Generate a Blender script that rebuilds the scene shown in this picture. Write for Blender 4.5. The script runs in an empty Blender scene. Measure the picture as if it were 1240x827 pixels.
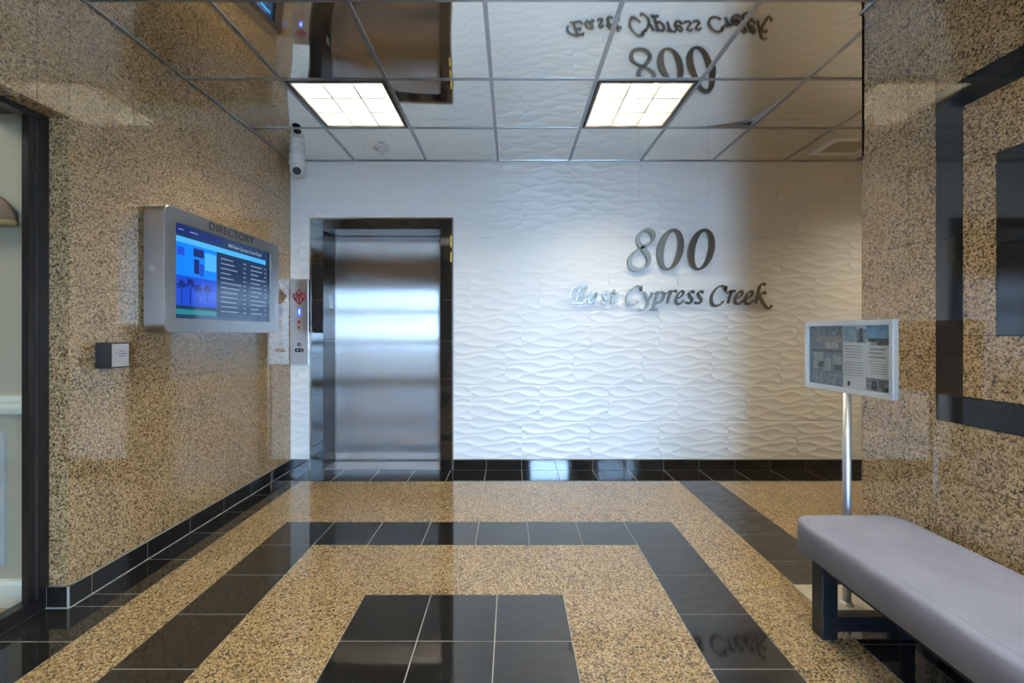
import bpy, bmesh, math, random
from mathutils import Vector

random.seed(7)
S = bpy.context.scene
C = S.collection

# ------------------------------------------------------------------ camera
cam_d = bpy.data.cameras.new('camera')
cam_d.sensor_width = 36.0
cam_d.lens = 36.0 * 535.0 / 1240.0
cam_d.shift_y = -10.5 / 1240.0
cam_d.clip_start = 0.02
cam = bpy.data.objects.new('camera', cam_d)
C.objects.link(cam)
cam.location = (0, 0, 1.17)
cam.rotation_euler = (math.radians(90), 0, 0)
S.camera = cam

# ------------------------------------------------------------------ world, exposure
W = bpy.data.worlds.new('sky'); S.world = W
W.use_nodes = True
bg = W.node_tree.nodes['Background']
bg.inputs[0].default_value = (0.40, 0.63, 1.0, 1)
SKY = 64.0
bg.inputs[1].default_value = SKY
S.view_settings.view_transform = 'Standard'
S.view_settings.look = 'None'
S.view_settings.exposure = 0.44
S.view_settings.gamma = 1.0
S.view_settings.use_curve_mapping = False
S.cycles.use_denoising = True
S.cycles.sample_clamp_indirect = 6.0
S.cycles.blur_glossy = 0.4

# strengths of the ceiling lamps (set here, used by the lamp builder below)
LAMP_BACK_L = (1.0, 0.93, 0.74)
LAMP_BACK_R = (1.0, 0.86, 0.60)
LAMP_STRENGTH = 68.0
LAMP_REAR = 66.0

# portal over the glazed entrance door behind the camera (guides sky light, emits nothing itself)
DX0, DX1, DZ1, DY = 0.38, 1.32, 2.25, -2.5
pl = bpy.data.lights.new('entrance_portal', 'AREA')
pl.shape = 'RECTANGLE'; pl.size = DX1 - DX0; pl.size_y = DZ1
pl.cycles.is_portal = True
po = bpy.data.objects.new('entrance_portal', pl); C.objects.link(po)
po.location = ((DX0 + DX1) / 2, DY - 0.16, DZ1 / 2)
po.rotation_euler = (math.radians(90), 0, 0)

# ------------------------------------------------------------------ materials
M = {}
def mat(name, col=(0.8, 0.8, 0.8), rough=0.5, metal=0.0, spec=0.5, emit=None, estr=0.0, aniso=0.0, coat=0.0):
    m = bpy.data.materials.new(name); m.use_nodes = True
    b = m.node_tree.nodes['Principled BSDF']
    b.inputs['Base Color'].default_value = (*col, 1)
    b.inputs['Roughness'].default_value = rough
    b.inputs['Metallic'].default_value = metal
    b.inputs['Specular IOR Level'].default_value = spec
    if aniso: b.inputs['Anisotropic'].default_value = aniso
    if coat:
        b.inputs['Coat Weight'].default_value = coat
        b.inputs['Coat Roughness'].default_value = 0.03
    if emit:
        b.inputs['Emission Color'].default_value = (*emit, 1)
        b.inputs['Emission Strength'].default_value = estr
    M[name] = m
    return m, m.node_tree, b

def N(nt, typ, **kw):
    n = nt.nodes.new(typ)
    for k, v in kw.items(): setattr(n, k, v)
    return n

def granite(name, scale, tint=(1, 1, 1), rough=0.07):
    m, nt, b = mat(name, rough=rough, spec=1.0)
    L = nt.links
    geo = N(nt, 'ShaderNodeNewGeometry')
    nz = N(nt, 'ShaderNodeTexNoise'); nz.inputs['Scale'].default_value = scale * 0.9
    nz.inputs['Detail'].default_value = 2
    L.new(geo.outputs['Position'], nz.inputs['Vector'])
    mx = N(nt, 'ShaderNodeVectorMath', operation='MULTIPLY_ADD')
    mx.inputs[1].default_value = (0.012, 0.012, 0.012)
    L.new(nz.outputs['Color'], mx.inputs[0]); L.new(geo.outputs['Position'], mx.inputs[2])
    vo = N(nt, 'ShaderNodeTexVoronoi'); vo.inputs['Scale'].default_value = scale
    L.new(mx.outputs[0], vo.inputs['Vector'])
    sep = N(nt, 'ShaderNodeSeparateColor'); L.new(vo.outputs['Color'], sep.inputs[0])
    # broad drift so that the stone is not even all over
    big = N(nt, 'ShaderNodeTexNoise'); big.inputs['Scale'].default_value = 2.3; big.inputs['Detail'].default_value = 3
    L.new(geo.outputs['Position'], big.inputs['Vector'])
    ad = N(nt, 'ShaderNodeMath', operation='MULTIPLY_ADD'); ad.inputs[1].default_value = 0.28
    L.new(big.outputs['Fac'], ad.inputs[0]); 
    sb = N(nt, 'ShaderNodeMath', operation='SUBTRACT'); sb.inputs[1].default_value = 0.14
    L.new(sep.outputs[0], sb.inputs[0]); L.new(sb.outputs[0], ad.inputs[2])
    cr = N(nt, 'ShaderNodeValToRGB'); L.new(ad.outputs[0], cr.inputs[0])
    e = cr.color_ramp.elements
    stops = [(0.0, (0.05, 0.038, 0.028)), (0.12, (0.075, 0.055, 0.036)), (0.2, (0.18, 0.12, 0.062)),
             (0.36, (0.30, 0.20, 0.095)), (0.55, (0.43, 0.30, 0.145)), (0.8, (0.56, 0.41, 0.22)), (1.0, (0.62, 0.50, 0.34))]
    e[0].position = stops[0][0]; e[1].position = stops[-1][0]
    for p, c in stops[1:-1]: e.new(p)
    for el, (p, c) in zip(sorted(e, key=lambda q: q.position), stops):
        el.color = (c[0] * tint[0], c[1] * tint[1], c[2] * tint[2], 1)
    L.new(cr.outputs[0], b.inputs['Base Color'])
    return m

granite('granite', 175, (0.90, 0.81, 0.72))
granite('granite_floor', 190, (0.74, 0.71, 0.66), 0.09)

m, nt, b = mat('black_stone', (0.006, 0.006, 0.007), 0.05, spec=1.0)
nz = N(nt, 'ShaderNodeTexNoise'); nz.inputs['Scale'].default_value = 160; nz.inputs['Detail'].default_value = 3
geo = N(nt, 'ShaderNodeNewGeometry'); nt.links.new(geo.outputs['Position'], nz.inputs['Vector'])
cr = N(nt, 'ShaderNodeValToRGB'); cr.color_ramp.elements[0].color = (0.010, 0.0095, 0.009, 1)
cr.color_ramp.elements[0].position = 0.45
cr.color_ramp.elements[1].color = (0.030, 0.027, 0.024, 1); cr.color_ramp.elements[1].position = 0.75
nt.links.new(nz.outputs['Fac'], cr.inputs[0]); nt.links.new(cr.outputs[0], b.inputs['Base Color'])

mat('grout', (0.34, 0.33, 0.30), 0.8)
mat('joint_dark', (0.05, 0.042, 0.03), 0.8)
mat('white_tile', (0.80, 0.80, 0.78), 0.32, spec=0.45)
mat('plaster', (0.74, 0.73, 0.68), 0.7)
mat('mirror_panel', (0.90, 0.87, 0.81), 0.035, 1.0)
mat('grid_metal', (0.42, 0.42, 0.43), 0.32, 1.0)
mat('dark_gap', (0.01, 0.01, 0.01), 0.8)
mat('louver', (0.82, 0.82, 0.80), 0.3, 0.88)
mat('lamp_frame', (0.16, 0.14, 0.12), 0.35, 0.6)
mat('bronze', (0.012, 0.010, 0.010), 0.28, 0.0, spec=0.45)
mat('bronze_bead', (0.05, 0.047, 0.055), 0.25, 0.4)
mat('steel_frame', (0.44, 0.41, 0.39), 0.30, 1.0)
mat('steel_plate', (0.62, 0.60, 0.58), 0.38, 1.0)
mat('trim_metal', (0.42, 0.34, 0.27), 0.25, 1.0)
mat('trim_chrome', (0.75, 0.75, 0.76), 0.2, 1.0)
mat('letter_metal', (0.23, 0.21, 0.175), 0.33, 1.0)
mat('white_plastic', (0.78, 0.78, 0.78), 0.4)
mat('black_plastic', (0.012, 0.012, 0.013), 0.35)
mat('grey_label', (0.42, 0.41, 0.40), 0.5)
mat('ink_blue', (0.16, 0.16, 0.30), 0.6)
mat('ink_black', (0.02, 0.02, 0.02), 0.5)
mat('ink_grey', (0.40, 0.40, 0.43), 0.6)
mat('alu', (0.78, 0.77, 0.74), 0.35, 0.75)
mat('alu_pole', (0.58, 0.59, 0.62), 0.48, 1.0)
mat('beige_plate', (0.46, 0.43, 0.34), 0.45)
mat('leg_wood', (0.010, 0.011, 0.014), 0.3, spec=0.4)
mat('lens', (0.004, 0.004, 0.005), 0.3, spec=0.15)
mat('red_button', (0.30, 0.06, 0.05), 0.35)
mat('emblem_red', (0.16, 0.012, 0.016), 0.4)
mat('emblem_pink', (0.52, 0.36, 0.35), 0.4)
mat('display_blue', (0.01, 0.02, 0.1), 0.3, emit=(0.05, 0.14, 0.9), estr=1.1)
mat('display_digit', (0.6, 0.7, 0.9), 0.3, emit=(0.75, 0.85, 1.0), estr=1.5)
mat('screen_navy', (0.005, 0.008, 0.02), 0.06, emit=(0.010, 0.030, 0.075), estr=1.0)
mat('screen_bezel', (0.004, 0.004, 0.005), 0.1)
mat('screen_blue', (0.01, 0.03, 0.08), 0.06, emit=(0.0, 0.19, 0.80), estr=0.85)
mat('screen_blue_deep', (0.01, 0.02, 0.08), 0.06, emit=(0.008, 0.06, 0.56), estr=0.8)
mat('screen_blue_dark', (0.01, 0.01, 0.04), 0.06, emit=(0.006, 0.022, 0.16), estr=0.7)
mat('screen_blue_pale', (0.02, 0.05, 0.1), 0.06, emit=(0.05, 0.36, 0.85), estr=0.9)
mat('screen_teal', (0.01, 0.05, 0.05), 0.06, emit=(0.02, 0.22, 0.26), estr=0.7)
mat('screen_text', (0.1, 0.12, 0.15), 0.1, emit=(0.20, 0.27, 0.40), estr=0.6)
mat('paper_white', (0.80, 0.80, 0.84), 0.5)
mat('paper_slate', (0.26, 0.28, 0.34), 0.5)
mat('print_dark', (0.055, 0.06, 0.075), 0.5)
mat('print_mid', (0.36, 0.38, 0.43), 0.5)
mat('print_pale', (0.52, 0.50, 0.50), 0.5)
mat('print_sand', (0.46, 0.38, 0.34), 0.5)
mat('print_sky', (0.10, 0.30, 0.56), 0.5)
mat('print_haze', (0.42, 0.52, 0.62), 0.5)
mat('hall_wall', (0.44, 0.39, 0.29), 0.7)
mat('hall_trim', (0.80, 0.76, 0.64), 0.5)
mat('hall_wain', (0.60, 0.58, 0.50), 0.6)
mat('hall_panel', (0.46, 0.47, 0.48), 0.6)
mat('carpet', (0.42, 0.33, 0.23), 0.9)
mat('brown_shade', (0.22, 0.12, 0.06), 0.5)
mat('brown_rim', (0.40, 0.24, 0.07), 0.4)
mat('pavement', (0.42, 0.41, 0.39), 0.9)
mat('glint_yellow', (0.70, 0.45, 0.05), 0.5)  # colour of the reflection painted on the lift surround

# printed pictures: uneven tones of one colour
for nm, c2, sc_ in (('print_mid', (0.16, 0.18, 0.22), 70), ('print_pale', (0.34, 0.33, 0.35), 80), ('print_dark', (0.16, 0.16, 0.17), 90),
                    ('print_sky', (0.28, 0.46, 0.66), 25), ('print_haze', (0.30, 0.38, 0.47), 40), ('print_sand', (0.28, 0.25, 0.25), 50),
                    ('paper_slate', (0.17, 0.19, 0.24), 45)):
    nt = M[nm].node_tree; b = nt.nodes['Principled BSDF']
    c1 = tuple(b.inputs['Base Color'].default_value)
    g_ = N(nt, 'ShaderNodeNewGeometry'); n_ = N(nt, 'ShaderNodeTexNoise'); n_.inputs['Scale'].default_value = sc_; n_.inputs['Detail'].default_value = 4
    nt.links.new(g_.outputs['Position'], n_.inputs['Vector'])
    r_ = N(nt, 'ShaderNodeValToRGB'); r_.color_ramp.elements[0].position = 0.38; r_.color_ramp.elements[1].position = 0.62
    r_.color_ramp.elements[0].color = c1; r_.color_ramp.elements[1].color = (*c2, 1)
    nt.links.new(n_.outputs['Fac'], r_.inputs[0]); nt.links.new(r_.outputs[0], b.inputs['Base Color'])

# brushed lift door: fine upright grain
m, nt, b = mat('steel_door', (0.60, 0.555, 0.53), 0.30, 1.0, aniso=1.0)
tc = N(nt, 'ShaderNodeTexCoord'); mp = N(nt, 'ShaderNodeMapping')
mp.inputs['Scale'].default_value = (260, 1, 2.0)
nt.links.new(tc.outputs['Object'], mp.inputs[0])
nz = N(nt, 'ShaderNodeTexNoise'); nz.inputs['Scale'].default_value = 1.0; nz.inputs['Detail'].default_value = 3
nt.links.new(mp.outputs[0], nz.inputs['Vector'])
mr = N(nt, 'ShaderNodeMapRange'); mr.inputs[3].default_value = 0.25; mr.inputs[4].default_value = 0.28
nt.links.new(nz.outputs['Fac'], mr.inputs[0])
tg = N(nt, 'ShaderNodeTangent'); tg.direction_type = 'RADIAL'; tg.axis = 'Z'
ag = N(nt, 'ShaderNodeBsdfAnisotropic'); ag.inputs['Color'].default_value = (0.60, 0.55, 0.52, 1)
ag.inputs['Anisotropy'].default_value = -0.85
nt.links.new(mr.outputs[0], ag.inputs['Roughness']); nt.links.new(tg.outputs[0], ag.inputs['Tangent'])
nt.links.new(ag.outputs[0], nt.nodes['Material Output'].inputs[0]); nt.nodes.remove(b)

# upholstery
m, nt, b = mat('bench_fabric', (0.40, 0.40, 0.47), 0.9, spec=0.2)
tc = N(nt, 'ShaderNodeTexCoord')
nz = N(nt, 'ShaderNodeTexNoise'); nz.inputs['Scale'].default_value = 9; nz.inputs['Detail'].default_value = 5
nt.links.new(tc.outputs['Object'], nz.inputs['Vector'])
mp = N(nt, 'ShaderNodeMapping'); mp.inputs['Scale'].default_value = (500, 500, 60)
nt.links.new(tc.outputs['Object'], mp.inputs[0])
nf = N(nt, 'ShaderNodeTexNoise'); nf.inputs['Scale'].default_value = 1.0
nt.links.new(mp.outputs[0], nf.inputs['Vector'])
av = N(nt, 'ShaderNodeMath', operation='ADD'); nt.links.new(nz.outputs['Fac'], av.inputs[0]); nt.links.new(nf.outputs['Fac'], av.inputs[1])
cr = N(nt, 'ShaderNodeValToRGB'); cr.color_ramp.elements[0].position = 0.3; cr.color_ramp.elements[1].position = 0.8
cr.color_ramp.elements[0].color = (0.22, 0.225, 0.285, 1); cr.color_ramp.elements[1].color = (0.30, 0.31, 0.385, 1)
hv = N(nt, 'ShaderNodeMath', operation='MULTIPLY'); hv.inputs[1].default_value = 0.5
nt.links.new(av.outputs[0], hv.inputs[0]); nt.links.new(hv.outputs[0], cr.inputs[0])
nt.links.new(cr.outputs[0], b.inputs['Base Color'])
bp = N(nt, 'ShaderNodeBump'); bp.inputs['Strength'].default_value = 0.25; bp.inputs['Distance'].default_value = 0.001
nt.links.new(nf.outputs['Fac'], bp.inputs['Height']); nt.links.new(bp.outputs[0], b.inputs['Normal'])

# thin clear glass: mostly see-through, mirror-like at a slant
m = bpy.data.materials.new('glass'); m.use_nodes = True; nt = m.node_tree; M['glass'] = m
nt.nodes.remove(nt.nodes['Principled BSDF'])
tr = N(nt, 'ShaderNodeBsdfTransparent'); tr.inputs[0].default_value = (0.93, 0.95, 0.94, 1)
gl = N(nt, 'ShaderNodeBsdfGlossy'); gl.inputs['Roughness'].default_value = 0.01
lw = N(nt, 'ShaderNodeLayerWeight'); lw.inputs[0].default_value = 0.5
pw = N(nt, 'ShaderNodeMath', operation='POWER'); pw.inputs[1].default_value = 4.0
nt.links.new(lw.outputs['Facing'], pw.inputs[0])
fr = N(nt, 'ShaderNodeMath', operation='MULTIPLY_ADD'); fr.inputs[1].default_value = 0.5; fr.inputs[2].default_value = 0.025
nt.links.new(pw.outputs[0], fr.inputs[0])
ms = N(nt, 'ShaderNodeMixShader')
nt.links.new(fr.outputs[0], ms.inputs[0]); nt.links.new(tr.outputs[0], ms.inputs[1]); nt.links.new(gl.outputs[0], ms.inputs[2])
nt.links.new(ms.outputs[0], nt.nodes['Material Output'].inputs[0])

def lamp_mat(name, col, s):
    m = bpy.data.materials.new(name); m.use_nodes = True; nt = m.node_tree; M[name] = m
    nt.nodes.remove(nt.nodes['Principled BSDF'])
    em = N(nt, 'ShaderNodeEmission'); em.inputs[0].default_value = (*col, 1); em.inputs[1].default_value = s
    nt.links.new(em.outputs[0], nt.nodes['Material Output'].inputs[0])
lamp_mat('lamp_left', LAMP_BACK_L, LAMP_STRENGTH * 0.85)
lamp_mat('lamp_right', LAMP_BACK_R, LAMP_STRENGTH)
lamp_mat('lamp_rear', (1.0, 0.87, 0.64), LAMP_REAR)
lamp_mat('lamp_alcove', (1.0, 0.89, 0.68), 60.0)
lamp_mat('lamp_hall', (1.0, 0.95, 0.82), 13.0)

# ------------------------------------------------------------------ builders
WL = {}          # world location of every object placed (nothing here is rotated unless noted)
def place(o, loc, parent=None):
    C.objects.link(o)
    loc = Vector(loc); WL[o] = loc
    if parent is not None:
        o.parent = parent; o.location = loc - WL[parent]
    else:
        o.location = loc
    return o

def tag(o, label, cat, group=None, kind=None):
    o['label'] = label; o['category'] = cat
    if group: o['group'] = group
    if kind: o['kind'] = kind
    return o

def empty(name, loc):
    return place(bpy.data.objects.new(name, None), loc)

BOXES = {}
def box_mesh(sx, sy, sz, mname, bevel=0.0):
    key = (round(sx, 4), round(sy, 4), round(sz, 4), mname, bevel)
    if key in BOXES: return BOXES[key]
    bm = bmesh.new(); bmesh.ops.create_cube(bm, size=1.0)
    for v in bm.verts: v.co = Vector((v.co.x * sx, v.co.y * sy, v.co.z * sz))
    if bevel: bmesh.ops.bevel(bm, geom=list(bm.edges), offset=bevel, segments=2, affect='EDGES', profile=0.5)
    me = bpy.data.meshes.new(mname); bm.to_mesh(me); bm.free(); me.materials.append(M[mname])
    BOXES[key] = me
    return me

def box(name, x0, x1, y0, y1, z0, z1, mname, parent=None, bevel=0.0):
    me = box_mesh(x1 - x0, y1 - y0, z1 - z0, mname, bevel)
    return place(bpy.data.objects.new(name, me), ((x0 + x1) / 2, (y0 + y1) / 2, (z0 + z1) / 2), parent)

def to_obj(name, bm, mname, loc=(0, 0, 0), parent=None, smooth=False):
    bmesh.ops.recalc_face_normals(bm, faces=bm.faces)
    me = bpy.data.meshes.new(name); bm.to_mesh(me); bm.free(); me.materials.append(M[mname])
    if smooth: me.polygons.foreach_set('use_smooth', [True] * len(me.polygons))
    return place(bpy.data.objects.new(name, me), loc, parent)

def add_box(bm, x0, x1, y0, y1, z0, z1):
    r = bmesh.ops.create_cube(bm, size=1.0)
    for v in r['verts']:
        v.co = Vector(((x0 + x1) / 2 + v.co.x * (x1 - x0), (y0 + y1) / 2 + v.co.y * (y1 - y0), (z0 + z1) / 2 + v.co.z * (z1 - z0)))

def boxes(name, lst, mname, parent=None):
    bm = bmesh.new()
    for b_ in lst: add_box(bm, *b_)
    return to_obj(name, bm, mname, (0, 0, 0), parent)

def lathe(bm, prof, n=32, axis='Z', c=(0, 0, 0)):
    rings = []
    for r, h in prof:
        ring = []
        for i in range(n):
            a = 2 * math.pi * i / n
            p = (r * math.cos(a), r * math.sin(a), h)
            if axis == 'Y': p = (p[0], p[2], p[1])
            if axis == 'X': p = (p[2], p[0], p[1])
            ring.append(bm.verts.new(Vector(p) + Vector(c)))
        rings.append(ring)
    for a_, b_ in zip(rings, rings[1:]):
        for i in range(n):
            bm.faces.new((a_[i], a_[(i + 1) % n], b_[(i + 1) % n], b_[i]))
    bm.faces.new(rings[0]); bm.faces.new(rings[-1])

def text_mesh(body, size, align='CENTER'):
    cu = bpy.data.curves.new('t', 'FONT'); cu.body = body; cu.size = size
    cu.align_x = align; cu.align_y = 'CENTER'; cu.extrude = 0.0006
    o = bpy.data.objects.new('t', cu); C.objects.link(o)
    dg = bpy.context.evaluated_depsgraph_get()
    me = bpy.data.meshes.new_from_object(o.evaluated_get(dg))
    bpy.data.objects.remove(o); bpy.data.curves.remove(cu)
    return me

# ------------------------------------------------------------------ dimensions (metres)
XL, XR, YB, H = -1.894, 1.615, 3.78, 2.64      # left wall, right wall, back wall, ceiling
YR = 2.04                                      # far end of the right wall
XA = 4.0                                       # far side of the alcove
YF = -2.5                                      # entrance wall
XG = -1.98                                     # storefront glass line
YL = 1.89                                      # near end of the left granite wall
HD = 2.09                                      # head of the glazed opening
ex0, ex1, ez = -1.724, -0.50, 2.152            # outside of the lift surround
ix0, ix1, iz = -1.61, -0.61, 2.053             # lift opening
ED = 4.04                                      # lift door plane

# ------------------------------------------------------------------ floor
floor = box('floor', -2.03, XA, YF, ED + 0.1, -0.12, -0.001, 'grout')
tag(floor, 'polished lobby floor of tan granite with black tile bands', 'floor', kind='structure')
G = 0.002
def ftile(x0, x1, y0, y1, black=True):
    g = G if black else 0.0
    mn = 'black_stone' if black else 'granite_floor'
    box('floor_tile' if black else 'granite_slab', x0 + g, x1 - g, y0 + g, y1 - g, -0.013, 0.0 if black else 0.0, mn, floor)
T = 0.298
# back border
bj = [0.687 + 0.3025 * k for k in range(-12, 14)]
xs = [XL] + [x for x in bj if XL + 0.06 < x < XA - 0.06] + [XA]
for a, b_ in zip(xs, xs[1:]): ftile(a, b_, 3.48, YB)
# left border
LB = -1.664
ys = [1.98 + 0.302 * k for k in range(5)] + [3.48]
for a, b_ in zip(ys, ys[1:]): ftile(XL, LB, a, b_)
ftile(XL, LB, YL, 1.98)
ys = [YL, 1.674] + [1.674 - 0.302 * k for k in range(1, 14)] + [YF]
for a, b_ in zip(ys, ys[1:]): ftile(XG, LB, b_, a)
# right border
RB = 1.31
ys = [3.48, 3.17, 2.868, 2.566, 2.264, 1.962, 1.66] + [1.66 - 0.302 * k for k in range(1, 14)] + [YF]
for a, b_ in zip(ys, ys[1:]):
    if a - b_ > 0.02: ftile(RB, XR, b_, a)
# band around the middle
B0, B1, BY, BYE = -1.395, -1.395 + 8 * T, 2.734, -1.464
for k in range(8):
    ftile(B0 + k * T, B0 + (k + 1) * T, BY - T, BY)
    ftile(B0 + k * T, B0 + (k + 1) * T, BYE, BYE + T)
y = BY - T
while y > BYE + T + 0.02:
    yn = max(y - T * 1.005, BYE + T)
    ftile(B0, B0 + T, yn, y); ftile(B1 - T, B1, yn, y)
    y = yn
# middle panel
CX0, CT, CY1 = -0.657, 0.2955, 1.975
for i in range(3):
    for j in range(9):
        ftile(CX0 + i * CT, CX0 + (i + 1) * CT, CY1 - (j + 1) * T, CY1 - j * T)
CX1, CY0 = CX0 + 3 * CT, CY1 - 9 * T
# tan granite
ftile(LB, RB, BY, 3.48, False)
ftile(LB, B0, YF, BY, False); ftile(B1, RB, YF, BY, False); ftile(B0, B1, YF, BYE, False)
ftile(B0 + T, B1 - T, CY1, BY - T, False); ftile(B0 + T, B1 - T, BYE + T, CY0, False)
ftile(B0 + T, CX0, CY0, CY1, False); ftile(CX1, B1 - T, CY0, CY1, False)
ftile(XR, XA, YR, 3.48, False)

# ------------------------------------------------------------------ left wall
LW = boxes('wall_left', [
    (-2.25, XL - 0.015, YL + 0.015, YB + 0.5, 0, 2.95),            # granite stretch
    (-2.25, XL - 0.015, YF, YL + 0.015, HD + 0.015, 2.95),         # above the glass
    (-2.25, XL - 0.015, YF, 0.35, 0, HD + 0.015)], 'joint_dark')
tag(LW, 'polished tan granite wall holding the directory screen', 'wall', kind='structure')
zj = [0.09, 0.4785, 0.926, 1.3725, 1.82, 2.2665, H + 0.02]
yj = [YL, 2.215, 2.67, 3.125, 3.58, YB]
g = 0.0012
for a, b_ in zip(yj, yj[1:]):
    for c, d in zip(zj, zj[1:]):
        box('granite_panel', XL - 0.015, XL, a + g, b_ - g, c + g, d - g, 'granite', LW)
# header over the glass and the far jamb
yh = [YL, 1.762, 1.305, 0.848, 0.391, -0.066, -0.523, -0.98, -1.437, -1.894, YF]
for a, b_ in zip(yh, yh[1:]):
    for c, d in ((HD, 2.2665), (2.2665, H + 0.02)):
        box('granite_panel', XL - 0.015, XL, b_ + g, a - g, c + g, d - g, 'granite', LW)
    if a > 0.36: box('granite_panel', XG, XL - 0.015, max(b_, 0.365) + g, a - g, HD, HD + 0.015, 'granite', LW)
for c, d in zip([0.09, 0.4785, 0.926, 1.3725, 1.82], [0.4785, 0.926, 1.3725, 1.82, HD]):
    box('granite_panel', XG, XL - 0.0155, YL, YL + 0.015, c + g, d - g, 'granite', LW)
for a, b_ in zip([0.35, -0.1, -0.55, -1.0, -1.45, -1.9], [-0.1, -0.55, -1.0, -1.45, -1.9, YF]):
    for c, d in zip([0.0, 0.4785, 0.926, 1.3725, 1.82], [0.4785, 0.926, 1.3725, 1.82, HD]):
        box('granite_panel', XL - 0.015, XL, b_ + g, a - g, c + g, d - g, 'granite', LW)

# ------------------------------------------------------------------ right wall
RW = boxes('wall_right', [(XR + 0.015, 1.95, YF, YR - 0.015, 0, 2.95), (1.95, XA + 0.1, 1.8, YR - 0.015, 0, 2.95)], 'joint_dark')
tag(RW, 'tan granite wall with inlaid black stone frame beside the bench', 'wall', kind='structure')
def rpanel(y0, y1, z0, z1, mn='granite', nm='granite_panel', gg=0.0012):
    box(nm, XR, XR + 0.015, y0 + gg, y1 - gg, z0 + gg, z1 - gg, mn, RW)
zr = [0.09, 0.19, 0.635, 1.08, 1.53, 1.98, 2.4275, H + 0.02]
for c, d in zip(zr, zr[1:]):
    rpanel(1.80, YR, c, d); rpanel(1.684, 1.80, c, d)
    box('granite_panel', XR, XA, YR - 0.015, YR, c + g, d - g, 'granite', RW)
PY0, PY1, PZ0, PZ1 = 0.20, 1.684, 0.841, 2.08      # black frame, outside
QY0, QY1, QZ0, QZ1 = 0.30, 1.583, 0.942, 1.98      # inside
KY0, KY1, KZ0, KZ1 = 0.41, 1.474, 1.16, 1.769      # black middle panel
yy = [1.684, 1.345, 0.888, 0.431, PY0, -0.3, -0.76, -1.2, -1.66, -2.1, YF]
for a, b_ in zip(yy, yy[1:]):
    for c, d in ((0.09, 0.19), (0.19, 0.635), (0.635, PZ0), (PZ1, 2.4275), (2.4275, H + 0.02)):
        rpanel(b_, a, c, d)
    if a <= PY0:
        for c, d in ((PZ0, 1.08), (1.08, 1.53), (1.53, 1.98), (1.98, PZ1)): rpanel(b_, a, c, d)
# field between frame and middle panel
for a, b_ in ((KZ1, QZ1), (QZ0, KZ0)):
    for p, q in ((QY0, 0.888), (0.888, 1.345), (1.345, QY1)): rpanel(p, q, a, b_)
for a, b_ in ((KZ0, 1.53), (1.53, KZ1)):
    rpanel(KY1, QY1, a, b_); rpanel(QY0, KY0, a, b_)
# black frame
for a, b_ in ((PZ0, 1.095), (1.095, 1.52), (1.52, 1.82), (1.82, PZ1)):
    rpanel(QY1, PY1, a, b_, 'black_stone', 'frame_tile', 0.001); rpanel(PY0, QY0, a, b_, 'black_stone', 'frame_tile', 0.001)
for p, q in ((QY0, 0.82), (0.82, 1.122), (1.122, 1.424), (1.424, QY1)):
    rpanel(p, q, QZ1, PZ1, 'black_stone', 'frame_tile', 0.001); rpanel(p, q, PZ0, QZ0, 'black_stone', 'frame_tile', 0.001)
for a, b_ in ((KZ0, 1.465), (1.465, KZ1)):
    for p, q in ((KY0, 0.765), (0.765, 1.12), (1.12, KY1)): rpanel(p, q, a, b_, 'black_stone', 'inlay_tile', 0.001)

# ------------------------------------------------------------------ back wall with moulded wave tiles
BW = boxes('wall_back', [
    (-2.25, ex0, YB + 0.008, YB + 0.4, 0, 2.95), (ex1, XA + 0.1, YB + 0.008, YB + 0.4, 0, 2.95),
    (ex0, ex1, YB + 0.008, YB + 0.4, ez, 2.95)], 'white_tile')
tag(BW, 'white wall of moulded wave-pattern tiles carrying the address letters', 'wall', kind='structure')
RH, TW = 0.316, 0.5887
NR = 6
WF = [1.45, 1.7, 1.3, 1.6, 1.4, 1.5]; WP = [0.3, 3.6, 1.2, 4.9, 2.3, 0.4]
def wave_h(u, v):
    ph = 2 * math.pi * u
    rid = [-0.12]
    for k in range(NR):
        rid.append((k + 0.5) / NR + 0.056 * math.sin(WF[k] * ph + WP[k]) + 0.02 * math.sin(2.9 * ph + 2.1 * k))
    for k in range(1, len(rid)): rid[k] = max(rid[k], rid[k - 1] + 0.028)
    rid.append(max(1.12, rid[-1] + 0.03))
    for k in range(len(rid) - 1):
        if rid[k] <= v <= rid[k + 1]:
            gap = rid[k + 1] - rid[k]; t = (v - rid[k]) / max(gap, 1e-4)
            return -0.0055 * min(1.0, gap / 0.22) * math.sin(math.pi * t) ** 0.8
    return 0.0
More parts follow.
